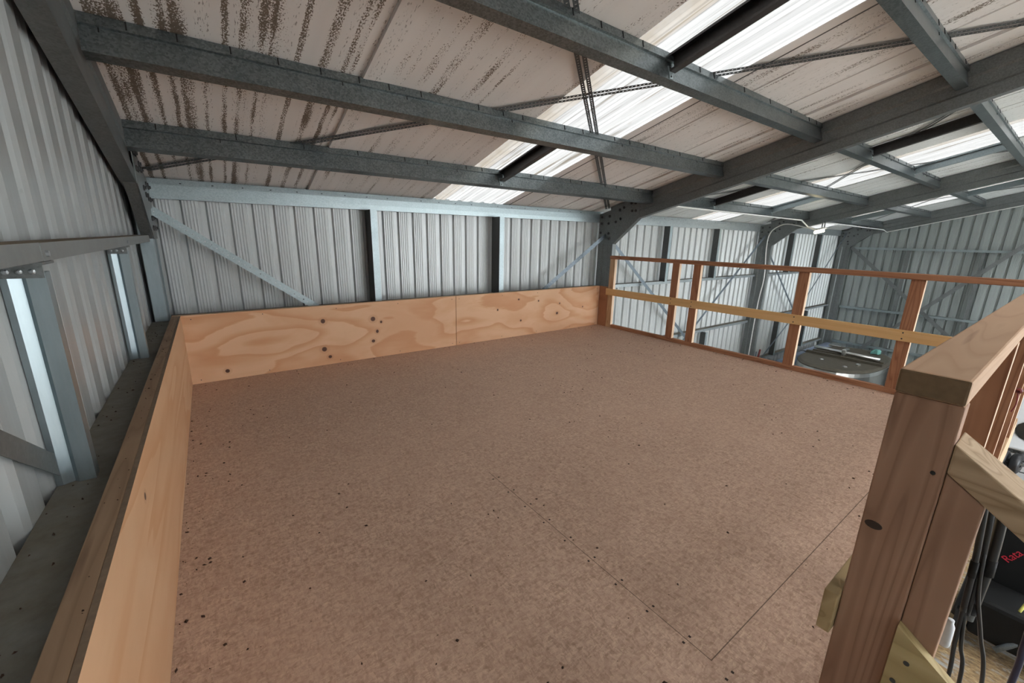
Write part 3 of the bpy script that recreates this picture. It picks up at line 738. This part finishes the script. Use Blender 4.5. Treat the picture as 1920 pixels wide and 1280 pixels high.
strap((15.095, YB, 1.527), (12.55, YB, -.54), EY, .055, 'brace strap in the farthest bay of the eave wall, falling from the far corner', holes=False)
strap((12.5, YB, -.58), (10.75, YB, -1.62), EY, .055, 'low brace strap in the farthest bay of the eave wall, falling towards the lamp frame', holes=False)
EX = (-1, 0, 0)
strap((15.03, -.02, 1.14), (15.03, -4.1, -2.55), EX, .085, 'brace strap on the far end wall falling away from the corner', GALV_D, holes=False)
strap((15.0, -3.5, 1.72), (15.0, -.2, -2.3), EX, .085, 'brace strap on the far end wall falling towards the corner', GALV_D, holes=False)
strap((-.168, -2.85, .80), (-.168, -2.49, .55), (1, 0, 0), .055, 'short brace strap low on the near end wall, left of the nearest stud', GALV_D, holes=False)

# ------------------------------------------------------------------ lamp, conduit, cable
lp = thing('lamp', 'small lit lamp hanging under the middle portal frame rafter', 'lamp', (10.05, -.89, 1.66))
ax = UPS
part(MB().obox(Vector((9.98, -.74, 1.46)), (1, 0, 0), ax, NRM, .10, .19, .03), 'housing', CONDUIT, lp, bevel=.006)
part(MB().obox(Vector((9.985, -.745, 1.405)), (1, 0, 0), ax, NRM, .08, .17, .048), 'lens', LAMP, lp, bevel=.02)
part(MB().box((10.02, -.86, 1.525), (10.035, -.845, 1.64)).box((10.02, -.90, 1.53), (10.035, -.885, 1.655)), 'bracket', GALV_D, lp)
tag(MB().tube([(5.09, -.6, 1.672), (9.5, -.6, 1.658), (9.70, -.6, 1.655), (9.96, -.635, 1.54), (10.03, -.75, 1.50)], .012, 10, smooth=False).build('conduit', CONDUIT), 'white conduit pipe under the lowest purlin of the middle bay, bending to the lamp', 'conduit')
tag(MB().tube([(10.22, -.62, 1.66), (14.9, -.66, 1.615), (15.07, -.70, 1.56), (15.07, -2.9, 2.13), (15.07, -5.0, 2.67)], .011, 10, smooth=False).build('conduit', CONDUIT), 'thin white conduit in the farthest bay, following the far end rafter', 'conduit')
tag(MB().tube([(10.07, .12, -2.5), (10.07, .106, -.30), (10.07, .06, .48), (10.07, .115, 1.10), (10.07, .085, 1.42), (10.07, -.07, 1.565), (10.07, -.25, 1.60), (10.05, -.58, 1.53), (10.03, -.74, 1.49)], .0115, 10).build('cable', CONDUIT), 'white cable climbing the lamp frame column and arching over to the lamp', 'cable')

# ------------------------------------------------------------------ vat and things around it
CX, CY, ZL = 11.25, -1.36, -1.2
def stadium(rx, ry, z, n=48, cx=CX, cy=CY, p=2.5):
    out = []
    for i in range(n):
        a = 2 * math.pi * i / n; c, s_ = math.cos(a), math.sin(a)
        out.append(Vector((cx + rx * math.copysign(abs(c) ** (2 / p), c), cy + ry * math.copysign(abs(s_) ** (2 / p), s_), z)))
    return out
def stack(rings):
    m = MB(); n = len(rings[0]); vs = [v for r_ in rings for v in r_]; fs = []
    for k in range(len(rings) - 1): fs += [[k * n + i, k * n + (i + 1) % n, (k + 1) * n + (i + 1) % n, (k + 1) * n + i] for i in range(n)]
    fs += [list(range(n))[::-1], list(range((len(rings) - 1) * n, len(rings) * n))]
    return m.add(vs, fs)
v = thing('milk_vat', 'large oval stainless steel vat with a dusty lid, standing below in the far corner', 'vat', (CX, CY, GZ))
part(stack([stadium(1.30, .68, -2.35), stadium(1.36, .72, -2.25), stadium(1.36, .72, -1.30), stadium(1.33, .70, -1.23)]), 'body', STAIN, v, smooth=False)
ld = part(stack([stadium(1.335, .705, -1.2295), stadium(1.345, .71, -1.215), stadium(1.335, .705, -1.205), stadium(1.25, .66, -1.18)]), 'lid', STAIN_D, v)
part(MB().box((11.02, -2.03, -1.185), (11.10, -.69, -1.13)).box((11.30, -1.99, -1.185), (11.36, -.73, -1.14)), 'hinge_beam', STAIN_D, v)
part(MB().tube([(11.42, -.72, -1.10), (11.28, -1.93, -1.10)], .038, 12), 'handle_bar', BRIGHT, v, smooth=True)
part(MB().box((11.22, -1.36, -1.185), (11.46, -1.28, -1.01)), 'latch', BRIGHT, v, bevel=.012)
for (x, y) in ((10.55, -1.15), (10.32, -1.62), (10.75, -1.72)):
    part(MB().lathe([(.045, 0), (.045, .03), (.02, .045), (0, .05)], (x, y, -1.19), (0, 0, 1), 12), 'cap', BRIGHT, v)
part(MB().box((12.2, -1.0, -1.185), (12.55, -.75, -1.14)), 'hatch', BRIGHT, v, bevel=.01)
for (x, y) in ((10.4, -1.8), (10.4, -.92), (12.1, -1.8), (12.1, -.92)):
    part(MB().tube([(x, y, GZ), (x, y, -2.3)], .05, 10), 'leg', STAIN, v)
part(MB().box((11.3, -2.16, -2.3), (11.55, -2.06, -1.25)).box((11.75, -2.16, -2.1), (11.9, -2.08, -1.15)), 'control_cabinet', GALV_D, v, bevel=.015)
rg = MB(); rng = random.Random(3); cols = 9; vs = []
for i in range(cols):
    for j in range(cols):
        x = 12.10 + .22 * i / 8 + rng.uniform(-.02, .02); y = -1.58 - .15 * j / 8 + rng.uniform(-.02, .02)
        e_ = max(abs(i - 4), abs(j - 4)); vs.append((x, y, -1.176 + (0.085 if e_ < 3 else .05 if e_ == 3 else .0) + rng.uniform(0, .025)))
rg.add(vs, [[i * 9 + j, i * 9 + j + 1, i * 9 + j + 10, i * 9 + j + 9] for i in range(8) for j in range(8)])
tag(rg.build('cloth', TEAL, thick=.004, smooth=True), 'crumpled teal cloth lying on the vat lid', 'cloth')
tag(MB().lathe([(0, 0), (.12, 0), (.14, .32), (.145, .33), (.13, .33), (.11, .03), (0, .03)], (10.55, -2.42, GZ + .9), (0, 0, 1), 20).build('bucket', WHITEP, smooth=True), 'white plastic bucket on a stand beside the vat', 'bucket')
tag(MB().box((10.40, -2.57, GZ), (10.70, -2.27, GZ + .9)).build('stand', GALV_D, bevel=.01), 'grey steel stand holding a white bucket beside the vat', 'stand')
b_ = thing('insulation_roll', 'bluish foil roll tied with a black band along the foot of the eave wall', 'roll', (13.2, -.1, -1.75))
part(MB().tube([(11.6, .0, -1.77), (12.6, -.02, -1.74), (13.6, .0, -1.74), (14.9, .02, -1.76)], .14, 16), 'roll', FOIL, b_, smooth=True)
part(MB().tube([(12.95, -.02, -1.74), (13.07, -.02, -1.74)], .150, 16), 'band', BLACK, b_, smooth=True)
tag(MB().tube([(9.9, -.95, -2.58), (10.02, -.79, -1.22)], .05, 12).build('pipe', STAIN, smooth=True), 'bright steel pipe standing upright beside the near end of the vat', 'pipe', 'pipes beside the vat')
tag(MB().tube([(9.72, -.92, -2.58), (9.86, -.74, -1.36)], .04, 12).build('pipe', STAIN, smooth=True), 'thinner grey steel pipe leaning behind the bright one beside the vat', 'pipe', 'pipes beside the vat')
tag(MB().tube([(10.2, .07, -2.58), (10.62, .11, -1.25)], .022, 8).build('stick', DRED, smooth=True), 'dark red stick leaning against the eave wall past the lamp frame column', 'stick')
tag(MB().tube([(10.25, .02, -2.58), (10.46, .12, -1.28)], .012, 8).build('rod', GALV_S, smooth=True), 'thin grey rod leaning beside the dark red stick', 'rod')

# ------------------------------------------------------------------ things below the stair side
hz = thing('hose_bundle', 'bundle of thick black hoses with couplings hanging behind the stair handrail', 'hoses', (1.74, -4.12, 0))
for i, (a, b, c, rr) in enumerate((((1.70, -4.045, .62), (1.70, -4.060, .45), (1.70, -4.068, .30), .0065), ((1.715, -4.056, .62), (1.715, -4.070, .45), (1.71, -4.076, .29), .0062), ((1.735, -4.074, .62), (1.73, -4.083, .46), (1.725, -4.082, .29), .0105))):
    h_ = part(MB().tube([a, b, c], rr, 12), 'hose', BLACK, hz, smooth=True)
    cz = Vector(b) + (Vector(c) - Vector(b)) * .15
    subpart(MB().tube([cz + Vector((0, .001, .02)), cz - Vector((0, .001, .025))], rr * 1.25, 12), 'coupling', BLACKP, h_, smooth=True)
    if i == 2: subpart(MB().tube([Vector(c) + Vector((0, 0, .045)), Vector(c) + Vector((0, .001, -.02))], rr * .9, 12), 'nozzle', GALV_D, h_, smooth=True)
tag(MB().tube([(1.70, -4.066, .33), (1.70, -4.073, .20), (1.70, -4.083, .06), (1.70, -4.09, -.35), (1.70, -4.10, -1.2)], .0045, 8).build('hose', BLACK, smooth=True), 'thin black hose hanging lowest to the left, beside the stair post', 'hose', 'thin hanging hoses')
tag(MB().tube([(1.705, -4.070, .31), (1.705, -4.084, .20), (1.705, -4.102, .09), (1.705, -4.12, -.4), (1.71, -4.13, -1.2)], .0045, 8).build('hose', BLACK, smooth=True), 'thin black hose hanging straight between the other two', 'hose', 'thin hanging hoses')
tag(MB().tube([(1.71, -4.070, .47), (1.71, -4.082, .36), (1.71, -4.108, .25), (1.71, -4.136, .12), (1.71, -4.17, -.3), (1.71, -4.18, -1.2)], .0045, 8).build('hose', BLACK, smooth=True), 'thin black hose hanging on the right of the bundle, bent near its top', 'hose', 'thin hanging hoses')
tag(MB().tube([(1.70, -4.168, .40), (1.70, -4.172, .28), (1.70, -4.175, .15), (1.70, -4.17, -.6)], .0065, 8).build('hose', DKBLUE, smooth=True), 'blue black hose at the lower right corner, clear of the bundle', 'hose', 'thin hanging hoses')
bt = thing('bottle', 'white plastic bottle tucked behind the stair post', 'bottle', (1.70, -4.055, .15))
part(MB().lathe([(0, 0), (.010, 0), (.012, .008), (.012, .064), (.008, .074), (.008, .084), (0, .084)], (1.74, -4.056, .150), (0, .03, 1), 14), 'body', WHITEP, bt, smooth=True)

mc = thing('machine', 'black machine with red lettering standing on the straw strewn slab below the stair', 'machine', (6.4, -4.4, GZ))
part(MB().prism([(6.15, -4.10, -2.35), (6.75, -4.10, -2.35), (6.68, -4.10, -1.30), (6.28, -4.10, -1.22)], (0, -.34, 0)), 'housing', BLACKP, mc, bevel=.03)
part(MB().box((5.75, -4.75, -2.42), (6.72, -4.10, -2.02)), 'base', BLACKP, mc, bevel=.04)
part(MB().tube([(6.0, -4.03, -2.45), (6.18, -4.05, -1.75), (6.35, -4.04, -1.15)], .05, 10), 'side_frame', BLACK, mc, smooth=True)
part(MB().tube([(5.85, -4.36, -2.02), (6.02, -4.42, -1.78), (6.3, -4.46, -1.62)], .011, 8), 'handle', YELP, mc, smooth=True)
part(MB().tube([(5.70, -4.30, -2.42), (5.85, -4.52, -2.15)], .025, 8), 'lever', GALV_S, mc, smooth=True)
for (x, y) in ((5.95, -4.08), (5.95, -4.74), (6.6, -4.08), (6.6, -4.74)):
    part(MB().tube([(x, y, -2.46), (x, y - .07 if y < -4.4 else y + .07, -2.46)], .14, 18), 'wheel', BLACK, mc, smooth=False)
fc = bpy.data.curves.new('lettering', 'FONT'); fc.body = 'Rata'; fc.size = .09; fc.extrude = .002; fc.align_x = 'CENTER'; fc.align_y = 'CENTER'; fc.materials.append(RED)
tmp = bpy.data.objects.new('lettering_curve', fc); SC.collection.objects.link(tmp); bpy.context.view_layer.update()
lm = bpy.data.meshes.new_from_object(tmp.evaluated_get(bpy.context.evaluated_depsgraph_get())); lm.name = 'lettering'; bpy.data.objects.remove(tmp)
fo = bpy.data.objects.new('lettering', lm); SC.collection.objects.link(fo); fo.parent = mc
p0 = Vector((6.222, -4.225, -1.70)) - Vector((6.4, -4.4, GZ))
upv = Vector((.115, 0, 1.13)).normalized(); rt = Vector((0, -1, 0)); nn = rt.cross(upv)
rt2 = (rt * .45 + upv * .89).normalized(); up2 = nn.cross(rt2)
R = Matrix((rt2, up2, nn)).transposed().to_4x4(); R.translation = p0 + nn * .004; fo.matrix_local = R

vn = thing('van', 'white vehicle with a dark window parked on the slab beyond the guard rail studs', 'vehicle', (10, -4.8, GZ))
prof = [(8.82, -2.25), (8.80, -1.55), (8.85, -1.40), (9.05, -.62), (9.20, -.50), (12.4, -.46), (12.5, -.6), (12.55, -2.25)]
part(MB().prism([(x, -3.86, z) for x, z in prof], (0, -1.75, 0)), 'body', VANW, vn, bevel=.06)
wn = MB(); ring = []
for i in range(28):
    a = 2 * math.pi * i / 28; y = -4.70 + .76 * math.copysign(abs(math.cos(a)) ** .75, math.cos(a)); z = -1.18 + .20 * math.copysign(abs(math.sin(a)) ** .8, math.sin(a)); ring.append(Vector((8.85 + (z + 1.40) * .2564 - .010, y, z)))
wn.prism(ring, (.012, 0, .0)); part(wn, 'window', VGLASS, vn)
part(MB().box((8.76, -5.6, -1.49), (8.83, -3.88, -1.42)), 'trim_strip', BRIGHT, vn, bevel=.01)
part(MB().tube([(9.0, -3.9, -.92), (8.985, -5.5, -.92)], .012, 8).tube([(9.0, -4.0, -.99), (8.965, -5.5, -.99)], .008, 8), 'rear_rail', WHITEP, vn)
part(MB().box((8.70, -5.6, -2.15), (8.84, -3.9, -1.88)), 'bumper', VANW, vn, bevel=.03)
for (x, y) in ((9.5, -3.95), (9.5, -5.55), (11.9, -3.95), (11.9, -5.55)):
    part(MB().tube([(x, y - .1, -2.28), (x, y + .1, -2.28)], .32, 22), 'wheel', BLACK, vn)
tr = thing('trolley', 'small trolley with two black tyres and thin wire frame in front of the white vehicle', 'trolley', (8.55, -4.2, GZ))
for y in (-3.931, -4.047):
    part(MB().lathe([(.04, -.045), (.10, -.05), (.14, -.03), (.14, .03), (.10, .05), (.04, .045)], (8.55, y, -1.55), (.15, 1, 0), 22), 'tyre', BLACK, tr, smooth=True)
part(MB().tube([(8.55, -4.06, -1.50), (8.58, -4.62, -1.49)], .008, 6).tube([(8.55, -4.06, -1.65), (8.58, -4.62, -1.64)], .008, 6), 'rod', WIRE, tr)
part(MB().box((8.54, -4.67, GZ), (8.61, -4.60, -1.42)), 'post', GALV_D, tr)
part(MB().tube([(8.55, -3.90, -1.55), (8.575, -4.64, -1.55)], .018, 8), 'axle', GALV_D, tr)
part(MB().box((8.42, -4.70, GZ), (8.68, -3.95, GZ + .05)), 'foot', GALV_D, tr)
cl = thing('clip', 'dark red clip with a short wire on a stud of the stair side rail', 'clip', (2.83, -4.01, .66))
part(MB().lathe([(.004, -.008), (.010, -.006), (.011, .006), (.004, .008)], (2.815, -4.012, .655), (1, 0, .2), 12), 'ring', DRED, cl, smooth=True)
part(MB().tube([(2.815, -4.012, .648), (2.812, -4.016, .60), (2.812, -4.010, .565)], .0025, 6), 'wire', DRED, cl, smooth=True)

# ------------------------------------------------------------------ litter on the loft floor and on the ledge
rng = random.Random(11)
def crumbs(n, fn, smin, smax):
    m = MB()
    for _ in range(n):
        x, y, z = fn(); a = rng.uniform(0, 6.28); L = smin + (smax - smin) * rng.random() ** 3; w_ = L * rng.uniform(.35, .9); h = min(.005, L * .5)
        U = Vector((math.cos(a), math.sin(a), 0)); V = Vector((-U.y, U.x, 0)); c = Vector((x, y, z))
        m.add([c - U * L / 2, c + V * w_ / 2, c + U * L / 2, c - V * w_ / 2, c + Vector((0, 0, h))], [(0, 1, 4), (1, 2, 4), (2, 3, 4), (3, 0, 4), (3, 2, 1, 0)])
    return m
def on_floor():
    t = rng.random()
    if t < .66: return (rng.uniform(.02, 4.72), rng.uniform(-3.88, -.03), .0005)
    if t < .80: return (rng.uniform(.01, .01 + .25 * rng.random()), rng.uniform(-3.9, -.03), .0005)
    if t < .9: return (rng.uniform(.02, 4.7), -.01 - .12 * rng.random() ** 2, .0005)
    return (4.74 - .25 * rng.random() ** 2, rng.uniform(-3.85, -.3), .0005)
tag(crumbs(760, on_floor, .004, .019).build('litter', CRUMB), 'dark crumbs and droppings scattered over the loft floor', 'litter', kind='stuff')
tag(crumbs(60, lambda: (rng.uniform(.05, 4.6), rng.uniform(-3.85, -.2), .0005), .004, .014).build('wood_chips', CHIP), 'pale wood chips scattered over the loft floor', 'wood chips', kind='stuff')
tag(crumbs(70, lambda: (rng.uniform(-.168, -.104), rng.uniform(-3.4, .0), .5315), .004, .013).build('litter', CRUMB), 'dark crumbs on the dusty end wall girt behind the low plywood wall', 'litter', kind='stuff')
tag(crumbs(40, lambda: (rng.uniform(-.052, -.016), rng.uniform(-3.4, .0), HD + .0003), .003, .010).build('litter', CRUMB), 'dark crumbs on the brown plate capping the low wall', 'litter', kind='stuff')
